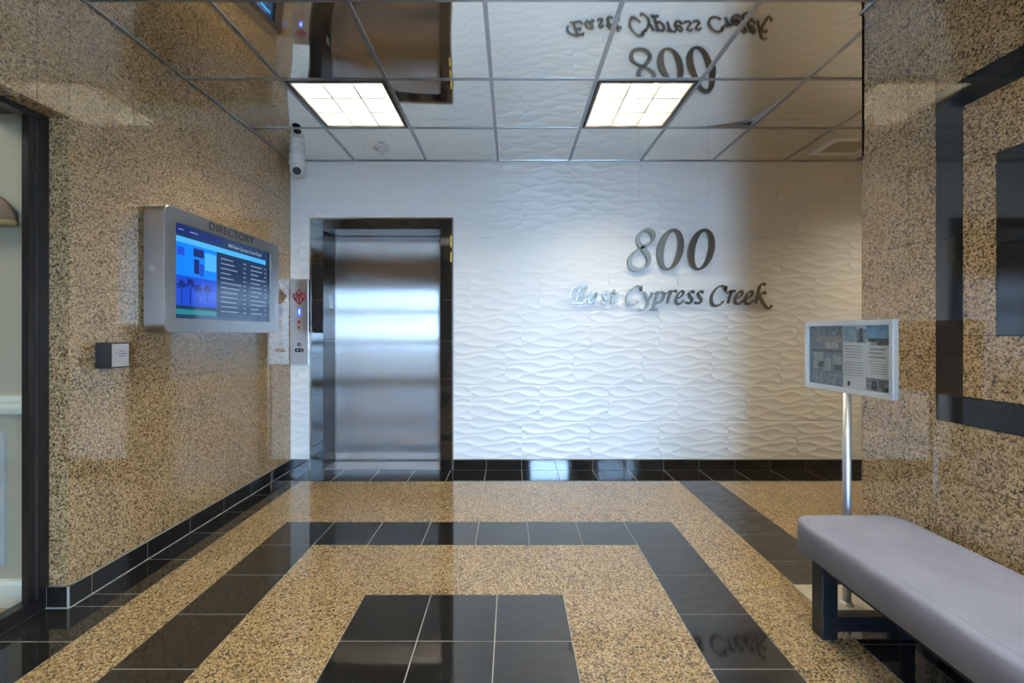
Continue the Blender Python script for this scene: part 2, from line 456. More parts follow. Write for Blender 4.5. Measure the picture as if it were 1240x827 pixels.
def wave_mesh(x0, x1, z0, z1, tx0, tz0, hole=None):
    # local origin at (x0, YB, z0); pattern coordinate from the uncut tile at (tx0, tz0)
    def lines(a, b_, n, cuts):
        L_ = [a + (b_ - a) * i / n for i in range(n + 1)]
        for c in cuts:
            if a + 1e-4 < c < b_ - 1e-4: L_.append(c)
        return sorted(set(round(q, 5) for q in L_))
    X = lines(x0, x1, max(3, int((x1 - x0) / 0.0135)), (hole[0], hole[1]) if hole else ())
    Z = lines(z0, z1, max(3, int((z1 - z0) / 0.0068)), (hole[2],) if hole else ())
    bm = bmesh.new(); vs = {}
    def vert(i, j):
        if (i, j) not in vs:
            x, z = X[i], Z[j]
            h = wave_h(min(1, max(0, (x - tx0) / TW)), min(1, max(0, (z - tz0) / RH)))
            vs[i, j] = bm.verts.new((x - x0, -h - 0.004, z - z0))
        return vs[i, j]
    for i in range(len(X) - 1):
        for j in range(len(Z) - 1):
            if hole:
                cx, cz = (X[i] + X[i + 1]) / 2, (Z[j] + Z[j + 1]) / 2
                if hole[0] < cx < hole[1] and cz < hole[2]: continue
            bm.faces.new((vert(i, j), vert(i + 1, j), vert(i + 1, j + 1), vert(i, j + 1)))
    edges = [e for e in bm.edges if e.is_boundary]
    for e in edges: e.smooth = False
    r = bmesh.ops.extrude_edge_only(bm, edges=edges)
    for v in r['geom']:
        if isinstance(v, bmesh.types.BMVert): v.co.y = 0.010
    bmesh.ops.recalc_face_normals(bm, faces=bm.faces)
    me = bpy.data.meshes.new('wave_tile'); bm.to_mesh(me); bm.free(); me.materials.append(M['white_tile'])
    me.polygons.foreach_set('use_smooth', [abs(p.normal.y) > 0.35 for p in me.polygons])
    return me
full = None
row_px = {7: 715, 6: 653.5, 5: 695, 4: 715, 3: 653.5, 2: 696, 1: 716, 0: 691}
for r_ in range(8):
    k = 7 - r_
    z0, z1 = 0.09 + RH * k, 0.09 + RH * (k + 1)
    zt = z1
    if r_ == 0: z1 = H + 0.02
    off = (row_px[r_] - 620) / 141.5
    n0 = math.floor((XL - off) / TW)
    x = off + n0 * TW
    while x < XA:
        a, b_ = max(x, XL), min(x + TW, XA)
        gx = 0.0008
        if b_ - a > 0.02:
            inside = a >= ex0 - 0.001 and b_ <= ex1 + 0.001 and z1 <= ez + 0.001
            touches = a < ex1 and b_ > ex0 and z0 < ez
            if not inside:
                if touches or b_ - a < TW - 0.001 or r_ == 0:
                    parts = []
                    if touches and z1 <= ez:
                        if a < ex0: parts.append((a, min(b_, ex0), None))
                        if b_ > ex1: parts.append((max(a, ex1), b_, None))
                    else:
                        parts.append((a, b_, (ex0, ex1, ez) if touches else None))
                    for p, q, hole in parts:
                        if q - p < 0.012: continue
                        me = wave_mesh(p + gx, q - gx, z0 + gx, z1 - gx, x, z0, hole)
                        place(bpy.data.objects.new('wave_tile', me), (p + gx, YB, z0 + gx), BW)
                else:
                    if full is None: full = wave_mesh(gx, TW - gx, gx, RH - gx, 0, 0)
                    place(bpy.data.objects.new('wave_tile', full), (a + gx, YB, z0 + gx), BW)
        x += TW

# ------------------------------------------------------------------ baseboards
bb = boxes('baseboard_back', [(XL, ex0, YB - 0.0155, YB + 0.008, 0, 0.088), (ex1, XA, YB - 0.0155, YB + 0.008, 0, 0.088)], 'grout')
tag(bb, 'black stone baseboard under the white wave-tile wall', 'baseboard', kind='structure')
for a, b_ in zip(xs, xs[1:]):
    for p, q in ((a, min(b_, ex0)), (max(a, ex1), b_)):
        if q - p > 0.02: box('baseboard_tile', p + 0.001, q - 0.001, YB - 0.0165, YB - 0.0155, 0.001, 0.09, 'black_stone', bb)
bl = boxes('baseboard_left', [(XL - 0.015, XL + 0.011, YL - 0.004, YB, 0, 0.088), (XG, XL + 0.011, YL - 0.011, YL + 0.01, 0, 0.088)], 'grout')
tag(bl, 'black stone baseboard along the left granite wall', 'baseboard', kind='structure')
ys = [YL - 0.011, 1.98, 2.282, 2.584, 2.886, 3.188, 3.49, YB - 0.016]
for a, b_ in zip(ys, ys[1:]): box('baseboard_tile', XL + 0.011, XL + 0.012, a + 0.0015, b_ - 0.0015, 0.001, 0.09, 'black_stone', bl)
box('baseboard_tile', XG + 0.002, XL + 0.001, YL - 0.012, YL - 0.011, 0.001, 0.09, 'black_stone', bl)
box('grout_line', XL + 0.011, XL + 0.016, YL - 0.012, YB - 0.016, -0.001, 0.0025, 'grout', bl)
box('grout_line', XG, XL + 0.016, YL - 0.016, YL - 0.011, -0.001, 0.0025, 'grout', bl)
br = box('baseboard_right', XR - 0.003, XR + 0.015, YF, YR, 0, 0.088, 'grout')
tag(br, 'black stone baseboard behind the bench', 'baseboard', kind='structure')
ys = [YR, 1.962, 1.66] + [1.66 - 0.302 * k for k in range(1, 13)] + [YF]
for a, b_ in zip(ys, ys[1:]):
    if a - b_ > 0.02: box('baseboard_tile', XR - 0.012, XR - 0.003, b_ + 0.001, a - 0.001, 0.001, 0.09, 'black_stone', br)

# ------------------------------------------------------------------ lift surround, jambs and door
sr = boxes('trim_1', [(ex0, ix0 - 0.012, YB, ED + 0.12, 0, ez), (ix1 + 0.012, ex1, YB, ED + 0.12, 0, ez),
                      (ix0 - 0.012, ix1 + 0.012, YB, ED + 0.12, iz + 0.012, ez)], 'grout')
tag(sr, 'polished black stone surround of the elevator door', 'door surround', kind='structure')
for zs, xa, xb in (((0.0, 0.32, 0.645, 1.0, 1.45, 1.80, ez), ex0 + 0.012, ix0), ((0.0, 0.45, 0.78, 1.10, 1.45, 1.80, ez), ix1, ex1 - 0.012)):
    for c, d in zip(zs, zs[1:]): box('surround_tile', xa, xb, YB - 0.014, YB, c + 0.001, (d - 0.012 if d == ez else d) - 0.001, 'black_stone', sr)
hx = [ix0, -1.41, -1.117, -0.883, ix1]
for a, b_ in zip(hx, hx[1:]):
    box('surround_tile', a + 0.001, b_ - 0.001, YB - 0.014, YB, iz, ez - 0.012, 'black_stone', sr)
    box('soffit_tile', a + 0.001, b_ - 0.001, YB, ED - 0.02, iz, iz + 0.012, 'black_stone', sr)
for zs in ((0.0, 0.45), (0.45, 1.1), (1.1, 1.6), (1.6, iz)):
    box('jamb_tile', ix0 - 0.012, ix0, YB, ED - 0.02, zs[0] + 0.001, zs[1] - 0.001, 'black_stone', sr)
    box('jamb_tile', ix1, ix1 + 0.012, YB, ED - 0.02, zs[0] + 0.001, zs[1] - 0.001, 'black_stone', sr)
# bronze edge trims
box('edge_trim', ex0, ex0 + 0.012, YB - 0.020, YB, 0.0, ez, 'trim_metal', sr)
box('edge_trim', ex1 - 0.012, ex1, YB - 0.020, YB, 0.0, ez, 'trim_chrome', sr)
box('edge_trim', ex0 + 0.012, ex1 - 0.012, YB - 0.020, YB, ez - 0.012, ez, 'trim_metal', sr)
box('painted_glint', ex1 - 0.026, ex1 - 0.013, YB - 0.0155, YB - 0.0138, 1.90, 2.0, 'glint_yellow', sr)  # yellow reflection on the polished surround, painted as two strips
box('painted_glint', ex1 - 0.026, ex1 - 0.013, YB - 0.0155, YB - 0.0138, 1.775, 1.86, 'glint_yellow', sr)
box('floor_plate', ix0 - 0.012, ix0 + 0.004, 3.90, 3.965, 1.39, 1.50, 'steel_frame', sr)

dr = empty('door_1', ((ix0 + ix1) / 2, ED, 0))
tag(dr, 'brushed stainless steel elevator door in a black surround', 'elevator door', kind='structure')
box('door_panel', ix0 - 0.03, ix1 + 0.03, ED, ED + 0.04, 0.012, iz + 0.04, 'steel_door', dr)
bm = bmesh.new(); lathe(bm, [(0.006, 0), (0.006, 0.004)], 16, 'Y', (0, -0.004, 0)); to_obj('key_hole', bm, 'black_plastic', (-1.405, ED, 1.80), dr)
box('sill', ix0 + 0.001, ix1 - 0.001, YB, ED + 0.03, -0.012, 0.004, 'steel_plate', dr)
for k in range(3):
    box('sill_groove', ix0 + 0.001, ix1 - 0.001, ED - 0.035 + 0.012 * k, ED - 0.030 + 0.012 * k, 0.0035, 0.0048, 'joint_dark', dr)
shaft = boxes('wall_shaft', [(-2.25, 0, ED + 0.12, ED + 0.22, 0, 2.95)], 'joint_dark')
tag(shaft, 'dark elevator shaft wall behind the steel door', 'wall', kind='structure')

# ------------------------------------------------------------------ ceiling
CE = box('ceiling', -4.6, XA + 0.2, YF - 0.2, ED + 0.25, 2.95, 3.05, 'dark_gap')
tag(CE, 'mirror-polished panel ceiling in a metal grid', 'ceiling', kind='structure')
cxs = [XL] + [-0.12 + 0.61 * k for k in range(-2, 7)] + [XA]
cys = [YB - 0.61 * k for k in range(11)] + [YF]
lamp_cells = {(-2, 1), (1, 1), (-2, 5), (1, 5), (5, 1)}
rng = random.Random(11)
def mirror_mesh(sx, sy, sag, tx, ty, tw, lift=0.0):
    n = 14; bm = bmesh.new(); gr = []
    for i in range(n + 1):
        row = []
        for j in range(n + 1):
            u, v = i / n, j / n
            a, b_ = 2 * u - 1, 2 * v - 1
            z = -sag * (1 - a * a) * (1 - b_ * b_) + tx * a + ty * b_ + tw * a * b_ + lift * max(0, (u - 0.25) / 0.75) ** 2 * max(0, (v - 0.2) / 0.8) ** 2
            row.append(bm.verts.new((a * sx / 2, b_ * sy / 2, z)))
        gr.append(row)
    for i in range(n):
        for j in range(n): bm.faces.new((gr[i][j], gr[i][j + 1], gr[i + 1][j + 1], gr[i + 1][j]))
    be = [e for e in bm.edges if e.is_boundary]
    for e in be: e.smooth = False
    r = bmesh.ops.extrude_edge_only(bm, edges=be)
    top = [v for v in r['geom'] if isinstance(v, bmesh.types.BMVert)]
    for v in top: v.co.z += 0.010
    me = bpy.data.meshes.new('ceiling_panel'); bm.to_mesh(me); bm.free()
    me.materials.append(M['mirror_panel'])
    me.polygons.foreach_set('use_smooth', [abs(p.normal.z) > 0.5 for p in me.polygons])
    return me
for i, (a, b_) in enumerate(zip(cxs, cxs[1:])):
    col = round((a + 0.12) / 0.61) if i > 0 else -3
    for j, (yt, yb) in enumerate(zip(cys, cys[1:])):
        if a > XR and yt < YR: continue
        if (col, j) in lamp_cells: continue
        if yt - yb < 0.03 or b_ - a < 0.03: continue
        sag = (0.0048 if col <= -2 else 0.0024) + 0.0016 * rng.random()
        me = mirror_mesh(b_ - a - 0.002, yt - yb - 0.002, sag, rng.uniform(-.0007, .0007), rng.uniform(-.0007, .0007), rng.uniform(-.0006, .0006), 0.03 if (col, j) == (2, 1) else 0.0)
        place(bpy.data.objects.new('ceiling_panel', me), ((a + b_) / 2, (yt + yb) / 2, H), CE)
zb = H - 0.004
for x in cxs[1:-1]:
    y0 = YR if x > XR else YF
    box('grid_bar', x - 0.011, x + 0.011, y0, YB, zb, H + 0.02, 'grid_metal', CE)
for y in cys[1:-1]:
    box('grid_bar', XL, XA if y > YR else XR, y - 0.010, y + 0.010, zb + 0.0006, H + 0.02, 'grid_metal', CE)
box('wall_angle', XL, XA, YB - 0.016, YB, zb - 0.002, H + 0.02, 'grid_metal', CE)
box('wall_angle', XL, XL + 0.014, YF, YB, zb - 0.002, H + 0.02, 'grid_metal', CE)
box('wall_angle', XR - 0.014, XR, YF, YR, zb - 0.002, H + 0.02, 'grid_metal', CE)

def troffer(cx, cy, emat, label):
    t = tag(empty('ceiling_light', (cx, cy, H)), label, 'ceiling light', 'square louvred ceiling lights')
    s = 0.285; top = H + 0.105
    boxes_ = [(-s, -s + 0.014, -s, s), (s - 0.014, s, -s, s), (-s + 0.014, s - 0.014, -s, -s + 0.014), (-s + 0.014, s - 0.014, s - 0.014, s)]
    bm = bmesh.new()
    for a, b_, c, d in boxes_: add_box(bm, a, b_, c, d, -0.006, 0.004)
    to_obj('frame', bm, 'lamp_frame', (cx, cy, H), t)
    bm = bmesh.new(); i_ = s - 0.014
    for a, b_, c, d in ((-i_ - 0.004, -i_, -i_, i_), (i_, i_ + 0.004, -i_, i_), (-i_, i_, -i_ - 0.004, -i_), (-i_, i_, i_, i_ + 0.004)):
        add_box(bm, a, b_, c, d, 0.004, 0.135)
    add_box(bm, -i_, i_, -i_, i_, 0.13, 0.135)
    to_obj('housing', bm, 'louver', (cx, cy, H), t)
    bm = bmesh.new(); add_box(bm, -i_ + 0.001, i_ - 0.001, -i_ + 0.001, i_ - 0.001, 0.115, 0.12)
    to_obj('lamp_panel', bm, emat, (cx, cy, H), t)
    w = 2 * i_ / 3
    # parabolic blades: thin at the bottom, thicker at the top
    def blade(ax, off):
        bm = bmesh.new()
        half = [(0.004, 0.0), (0.008, 0.025), (0.0145, 0.05), (0.0235, 0.075), (0.034, 0.097)]
        prof = half + [(-p, z) for p, z in reversed(half)]
        e0, e1 = [], []
        for p, z in prof:
            for L_, e_ in ((-i_, e0), (i_, e1)):
                e_.append(bm.verts.new((off + p, L_, z) if ax == 'x' else (L_, off + p, z + 0.0004)))
        n = len(prof)
        for q in range(n): bm.faces.new((e0[q], e0[(q + 1) % n], e1[(q + 1) % n], e1[q]))
        bm.faces.new(e0); bm.faces.new(e1)
        to_obj('louver_blade', bm, 'louver', (cx, cy, H), t)
    for k in (-0.5, 0.5, -1.5, 1.5): blade('x', k * w); blade('y', k * w)
    return t
def cell(c, r): return (-0.12 + 0.61 * (c + 0.5), YB - 0.61 * (r + 0.5))
troffer(*cell(-2, 1), 'lamp_left', 'cool white louvred ceiling light above the elevator side')
troffer(*cell(1, 1), 'lamp_right', 'warm louvred ceiling light above the address letters')
troffer(*cell(-2, 5), 'lamp_rear', 'louvred ceiling light nearer the entrance on the glass wall side')
troffer(*cell(1, 5), 'lamp_rear', 'louvred ceiling light nearer the entrance on the bench side')
troffer(*cell(5, 1), 'lamp_alcove', 'louvred ceiling light in the side alcove')

# ------------------------------------------------------------------ glazed opening on the left, hallway beyond
wg = empty('window_1', (XG, 1.2, 0))
tag(wg, 'dark bronze framed glass panel looking into a pale hallway', 'window', kind='structure')
box('jamb', XG - 0.05, XG, 1.850, YL - 0.001, 0.0, HD, 'bronze', wg)
box('jamb_stop', XG - 0.032, XG - 0.004, 1.813, 1.850, 0.055, HD - 0.02, 'bronze', wg)
box('jamb_bead', XG - 0.028, XG - 0.002, 1.836, 1.851, 0.055, HD - 0.02, 'bronze_bead', wg)
box('head_rail', XG - 0.05, XG, 0.366, 1.850, HD - 0.024, HD - 0.001, 'bronze', wg)
box('bottom_rail', XG - 0.05, XG, 0.366, 1.850, 0.0, 0.058, 'bronze', wg)
box('jamb', XG - 0.05, XG, 0.352, 0.45, 0.0, HD, 'bronze', wg)
box('pane', XG - 0.030, XG - 0.024, 0.45, 1.815, 0.058, HD - 0.024, 'glass', wg)

HX, HY = -4.5, 1.889
hf = box('floor_hallway', HX, XG - 0.05, -1.2, HY + 0.014, -0.12, 0.0, 'carpet')
tag(hf, 'tan carpet of the hallway behind the glass', 'floor', kind='structure')
hw = boxes('wall_hallway', [(HX, XG - 0.051, HY, HY + 0.014, 0, 2.95), (HX - 0.1, HX, -1.3, HY + 0.014, 0, 2.95), (HX, -2.252, -1.3, -1.2, 0, 2.95)], 'hall_wall')
tag(hw, 'pale green-grey hallway wall seen through the glass', 'wall', kind='structure')
hc = box('ceiling_hallway', HX, -2.252, -1.2, HY, 2.6, 2.65, 'plaster')
tag(hc, 'plain white hallway ceiling behind the glass', 'ceiling', kind='structure')
hx1 = XG - 0.052
ht = boxes('trim_2', [(HX, hx1, HY - 0.022, HY, 0.880, 0.902), (HX, hx1, HY - 0.030, HY, 0.848, 0.872), (HX, hx1, HY - 0.012, HY, 0.825, 0.885)], 'hall_trim')
tag(ht, 'cream chair rail along the hallway wall', 'chair rail', kind='structure')
hb = boxes('baseboard_hallway', [(HX, hx1, HY - 0.014, HY, 0.085, 0.118), (HX, hx1, HY - 0.020, HY, 0.075, 0.102), (HX, hx1, HY - 0.010, HY, 0.0, 0.08)], 'hall_trim')
tag(hb, 'cream baseboard along the hallway wall', 'baseboard', kind='structure')
wp = box('trim_3', -2.9, -2.162, HY - 0.008, HY, 0.18, 0.745, 'hall_panel')
tag(wp, 'pale blue-grey wainscot panel under the chair rail', 'wainscot panel', kind='structure')
hl = box('hallway_light', -3.3, -2.7, 0.9, 1.5, 2.585, 2.6, 'lamp_hall')
tag(hl, 'flat square ceiling light in the hallway behind the glass', 'ceiling light')
# shallow brown dome on the hallway wall
ds = tag(empty('wall_ornament', (-2.225, HY, 1.635)), 'brown dome-shaped ornament on the hallway wall behind the glass', 'wall ornament')
def flat_dome(name, prof, mn, depth):
    bm = bmesh.new(); lathe(bm, prof, 40)
    for v in bm.verts: v.co.y *= depth
    return to_obj(name, bm, mn, (-2.225, HY - 0.035, 1.635), ds, True)
flat_dome('dome', [(0.142 * math.cos(t), 0.13 * math.sin(t)) for t in [i * math.pi / 2 / 10 for i in range(10)]] + [(0.004, 0.1305)], 'brown_shade', 0.23)
flat_dome('rim', [(0.130, -0.014), (0.144, -0.014), (0.147, 0.0), (0.143, 0.007), (0.130, 0.007)], 'brown_rim', 0.235)
box('bracket', -2.25, -2.20, HY - 0.036, HY, 1.66, 1.72, 'brown_shade', ds)

# ------------------------------------------------------------------ entrance wall behind the camera, alcove end, outdoors
fw = boxes('wall_front', [(-2.25, DX0, YF - 0.15, YF, 0, 2.95), (DX1, 1.95, YF - 0.15, YF, 0, 2.95), (DX0, DX1, YF - 0.15, YF, DZ1, 2.95)], 'granite')
tag(fw, 'granite entrance wall facing the elevator', 'wall', kind='structure')
ed = empty('door_2', ((DX0 + DX1) / 2, YF - 0.08, 0))
tag(ed, 'glazed entrance door with dark bronze frame', 'door', kind='structure')
box('stile', DX0, DX0 + 0.05, YF - 0.1, YF - 0.05, 0.0, DZ1, 'bronze', ed)
box('stile', DX1 - 0.05, DX1, YF - 0.1, YF - 0.05, 0.0, DZ1, 'bronze', ed)
box('rail', DX0 + 0.05, DX1 - 0.05, YF - 0.1, YF - 0.05, DZ1 - 0.05, DZ1, 'bronze', ed)
box('rail', DX0 + 0.05, DX1 - 0.05, YF - 0.1, YF - 0.05, 0.0, 0.10, 'bronze', ed)
box('push_bar', DX0 + 0.05, DX1 - 0.05, YF - 0.05, YF - 0.02, 0.88, 1.0, 'bronze', ed)
box('added_bar', DX0 + 0.05, DX1 - 0.05, YF - 0.1, YF - 0.05, 1.62, 1.74, 'bronze', ed)  # unseen bar, added for a dark stripe in the lift door's reflection
box('pane', DX0 + 0.05, DX1 - 0.05, YF - 0.078, YF - 0.072, 0.10, DZ1 - 0.05, 'glass', ed)
aw = box('wall_alcove', XA, XA + 0.1, YR - 0.2, YB + 0.4, 0, 2.95, 'plaster')
tag(aw, 'plain end wall of the side alcove', 'wall', kind='structure')
gp = box('pavement', -15, 15, -25, YF - 0.15, -0.12, -0.01, 'pavement')
tag(gp, 'grey pavement outside the entrance door', 'pavement', kind='structure')

# ------------------------------------------------------------------ directory display
dx = -1.776
D = tag(empty('directory_display', (XL, 2.81, 1.17)), 'wall-mounted brushed steel directory screen glowing blue', 'directory')
def rounded_plate(bm, y0, y1, z0, z1, xb, xf, r, n=6, hole=None):
    """slab facing +X with rounded corners, optional rectangular opening"""
    pts = []
    for cy_, cz_, a0 in ((y1 - r, z1 - r, 0), (y0 + r, z1 - r, 90), (y0 + r, z0 + r, 180), (y1 - r, z0 + r, 270)):
        for i in range(n + 1):
            a = math.radians(a0 + 90 * i / n)
            pts.append((cy_ + r * math.cos(a), cz_ + r * math.sin(a)))
    F = [bm.verts.new((xf - 0.004, p, q)) for p, q in pts]
    ins = []
    cy_, cz_ = (y0 + y1) / 2, (z0 + z1) / 2
    F2 = [bm.verts.new((xf, p - 0.004 * (1 if p > cy_ else -1), q - 0.004 * (1 if q > cz_ else -1))) for p, q in pts]
    Bk = [bm.verts.new((xb, p, q)) for p, q in pts]
    k = len(pts)
    for i in range(k):
        j = (i + 1) % k
        bm.faces.new((F[i], F[j], F2[j], F2[i])); bm.faces.new((Bk[i], Bk[j], F[j], F[i]))
    bm.faces.new(Bk)
    if hole is None:
        bm.faces.new(F2)
    else:
        a, b_, c, d = hole
        hc = [(b_, d), (a, d), (a, c), (b_, c)]
        hf_ = [bm.verts.new((xf, p, q)) for p, q in hc]; hb_ = [bm.verts.new((xf - 0.012, p, q)) for p, q in hc]
        for s_ in range(4):
            seg = F2[s_ * (n + 1):(s_ + 1) * (n + 1)]
            for p, q in zip(seg, seg[1:]): bm.faces.new((p, q, hf_[s_]))
            nx = F2[((s_ + 1) * (n + 1)) % k]
            bm.faces.new((seg[-1], nx, hf_[(s_ + 1) % 4], hf_[s_]))
            bm.faces.new((hf_[s_], hf_[(s_ + 1) % 4], hb_[(s_ + 1) % 4], hb_[s_]))
sy0, sy1, sz0, sz1 = 2.335, 3.262, 1.248, 1.757
bm = bmesh.new(); rounded_plate(bm, 2.255, 3.365, 1.17, 1.835, XL + 0.014, dx, 0.045, 6, (sy0, sy1, sz0, sz1))
ob = to_obj('housing', bm, 'steel_frame', (0, 0, 0), D)
box('wall_mount', XL, XL + 0.014, 2.275, 3.345, 1.19, 1.815, 'black_plastic', D)
bm = bmesh.new(); lathe(bm, [(0.016, 0), (0.016, 0.002)], 24, 'Y', (0, -0.002, 0)); to_obj('side_lock', bm, 'steel_plate', (XL + 0.055, 2.255, 1.50), D)
screen = box('screen', dx - 0.013, dx - 0.0085, sy0, sy1, sz0, sz1, 'screen_bezel', D)
SW, SH = sy1 - sy0, sz1 - sz0
lay = [0]
def scr(name, u0, u1, v0, v1, mn, lift=1):
    """flat print on the screen; u from the near edge, v from the top"""
    x = dx - 0.0085 + 0.0004 * lift
    lay[0] += 1
    return box(name, x - 0.0004, x, sy0 + SW * u0, sy0 + SW * u1, sz1 - SH * v1, sz1 - SH * v0, mn, screen)
scr('backdrop', 0.0, 0.965, 0.0, 1.0, 'screen_navy')
scr('menu_bar', 0.0, 0.42, 0.02, 0.10, 'screen_blue_dark', 2)
scr('title_stripe', 0.0, 0.93, 0.13, 0.19, 'screen_blue_pale', 2)
scr('photo_upper', 0.0, 0.36, 0.19, 0.54, 'screen_blue', 2)
scr('photo_window', 0.15, 0.24, 0.22, 0.31, 'screen_blue_dark', 3)
scr('photo_window', 0.155, 0.20, 0.34, 0.50, 'screen_blue_dark', 3)
scr('photo_window', 0.205, 0.24, 0.38, 0.52, 'screen_blue_deep', 3)
scr('photo_disc', 0.02, 0.075, 0.24, 0.33, 'screen_blue_deep', 3)
scr('photo_wall', 0.25, 0.355, 0.24, 0.44, 'screen_blue_pale', 3)
scr('photo_lower', 0.0, 0.36, 0.54, 0.86, 'screen_blue_deep', 2)
for k, (u, v, h_) in enumerate(((0.055, 0.64, .20), (0.125, 0.61, .22), (0.19, 0.66, .16), (0.27, 0.65, .14))):
    bm = bmesh.new(); X_ = dx - 0.0085 + 0.0013
    c_ = Vector((X_, sy0 + SW * u, sz1 - SH * v))
    for q in range(9):
        a = math.radians(-40 + 260 * q / 8); l_ = 0.034 + 0.007 * ((q * 5 + k) % 3)
        tip = c_ + Vector((0, math.cos(a) * l_, math.sin(a) * l_ * 0.8 - 0.004)); sd_ = Vector((0, -math.sin(a), math.cos(a))) * 0.006
        midp = c_ + Vector((0, math.cos(a) * l_ * .5, math.sin(a) * l_ * .5))
        bm.faces.new([bm.verts.new(p) for p in (c_, midp + sd_, tip, midp - sd_)])
    bm.faces.new([bm.verts.new(c_ + Vector((0, p, q))) for p, q in ((-0.003, 0), (0.003, 0), (0.004, -SH * h_), (-0.004, -SH * h_))])
    to_obj('photo_palm', bm, 'screen_blue_dark', (0, 0, 0), screen)
scr('footer_strip', 0.0, 0.36, 0.90, 0.955, 'screen_teal', 2)
rg = random.Random(3)
bm = bmesh.new()
def line(u0, u1, v):
    x = dx - 0.0085 + 0.0013
    add_box(bm, x - 0.0003, x, sy0 + SW * u0, sy0 + SW * u1, sz1 - SH * (v + 0.013), sz1 - SH * v)
for r_ in range(12):
    v = 0.25 + 0.058 * r_
    line(0.40, 0.40 + 0.10 + 0.12 * rg.random(), v); line(0.645, 0.675, v)
    line(0.735, 0.735 + 0.09 + 0.1 * rg.random(), v); line(0.915, 0.935, v)
line(0.03, 0.07, 0.05); line(0.12, 0.19, 0.05)
to_obj('listing_lines', bm, 'screen_text', (0, 0, 0), screen)['kind'] = 'stuff'
def wall_text(body, size, mn, y, z, x, parent, name, facing='X'):
    me = text_mesh(body, size); me.materials.clear(); me.materials.append(M[mn])
    o = bpy.data.objects.new(name, me)
    place(o, (x, y, z), parent)
    o.rotation_euler = (math.pi / 2, 0, math.pi / 2) if facing == 'X' else (math.pi / 2, 0, 0)
    return o
t = wall_text('DIRECTORY', 0.074, 'ink_black', 2.81, 1.797, dx + 0.001, D, 'lettering'); t.scale = (1.12, 0.88, 1)
wall_text('800 East Cypress Creek Road', 0.030, 'screen_text', 2.96, sz1 - SH * 0.075, dx - 0.0072, screen, 'title')

# ------------------------------------------------------------------ small black box with grey face
k = tag(empty('wall_box', (XL, 2.055, 1.005)), 'small black wall box with grey printed face below the directory', 'card reader')
box('body', XL, -1.824, 2.006, 2.107, 1.007, 1.125, 'black_plastic', k, 0.003)
fp = box('face_plate', -1.824, -1.8225, 2.014, 2.101, 1.014, 1.119, 'grey_label', k)
bm = bmesh.new()
for a, b_, z in ((2.050, 2.078, 1.082), (2.048, 2.092, 1.070), (2.030, 2.040, 1.071), (2.048, 2.085, 1.06)): add_box(bm, -1.8225, -1.822, a, b_, z, z + 0.005)
to_obj('print', bm, 'ink_blue', (0, 0, 0), fp)

# ------------------------------------------------------------------ elevator call panel
px = lambda x: (x - 620) / 141.5
pz = lambda y: 1.17 + (403 - y) / 141.5
cp = tag(empty('elevator_call_panel', (px(363.5), YB, 0.9)), 'stainless call panel with red emblem and blue display beside the elevator', 'call panel')
yf = YB - 0.018
box('plate', px(352.6), px(374.3), yf, YB + 0.004, pz(441), pz(338), 'steel_plate', cp, 0.0015)
box('side_edge', px(374.3), px(375.6), yf + 0.004, YB + 0.004, pz(441), pz(338), 'trim_chrome', cp)
def disc(name, cx, cy, r, mn, parent, d=0.004, y=yf):
    bm = bmesh.new(); lathe(bm, [(r, 0), (r, d)], 24, 'Y', (0, -d, 0))
    return to_obj(name, bm, mn, (px(cx), y, pz(cy)), parent)
# emblem: pointed red crest with three round badges and pale flames
bm = bmesh.new()
crest = [(363.5, 349.5), (366, 352), (367.5, 355.5), (371.2, 356), (371.6, 360), (369, 364), (363.5, 369.4), (358, 364), (355.4, 360), (355.8, 356), (359.5, 355.5), (361, 352)]
f = bm.faces.new([bm.verts.new((px(a), yf - 0.0015, pz(b_))) for a, b_ in crest])
r = bmesh.ops.extrude_face_region(bm, geom=[f])
for v in r['geom']:
    if isinstance(v, bmesh.types.BMVert): v.co.y = yf
em = to_obj('emblem', bm, 'emblem_red', (0, 0, 0), cp)
for a, b_, rr in ((363.5, 354, 0.013), (358.8, 358.8, 0.012), (368.3, 358.8, 0.012)):
    disc('badge', a, b_, rr, 'emblem_pink', em, 0.001, yf - 0.0015)
    disc('badge_core', a, b_, rr * 0.6, 'emblem_red', em, 0.001, yf - 0.0025)
for s_ in (-1, 1):
    bm = bmesh.new()
    pts = [(363.5 + s_ * 0.6, 367), (363.5 + s_ * 2.6, 364), (363.5 + s_ * 2.4, 361.5), (363.5 + s_ * 1.2, 359.5), (363.5 + s_ * 1.5, 362.5)]
    bm.faces.new([bm.verts.new((px(a), yf - 0.0022, pz(b_))) for a, b_ in pts]); to_obj('flame', bm, 'emblem_pink', (0, 0, 0), em)
dsp = box('display', px(361.2), px(366.2), yf - 0.003, yf, pz(382.8), pz(373.2), 'display_blue', cp)
wall_text('1', 0.062, 'display_digit', yf - 0.0036, pz(378), px(363.8), dsp, 'digit', 'Y').location = Vector((px(363.8), yf - 0.0036, pz(378))) - WL[dsp]
disc('button', 363.6, 390, 0.016, 'steel_frame', cp, 0.003); disc('button_face', 363.6, 390, 0.0135, 'red_button', cp, 0.005)
disc('button', 363.6, 396.6, 0.016, 'steel_frame', cp, 0.003); disc('button_face', 363.6, 396.6, 0.0115, 'red_button', cp, 0.005)
disc('screw', 363.7, 403.2, 0.005, 'ink_grey', cp, 0.001); disc('screw', 363.7, 409.5, 0.004, 'ink_grey', cp, 0.001); disc('screw', 363.7, 436.5, 0.005, 'ink_grey', cp, 0.001)
disc('key_switch', 363.6, 417, 0.015, 'black_plastic', cp, 0.003); disc('key_core', 363.6, 417, 0.006, 'steel_plate', cp, 0.004)
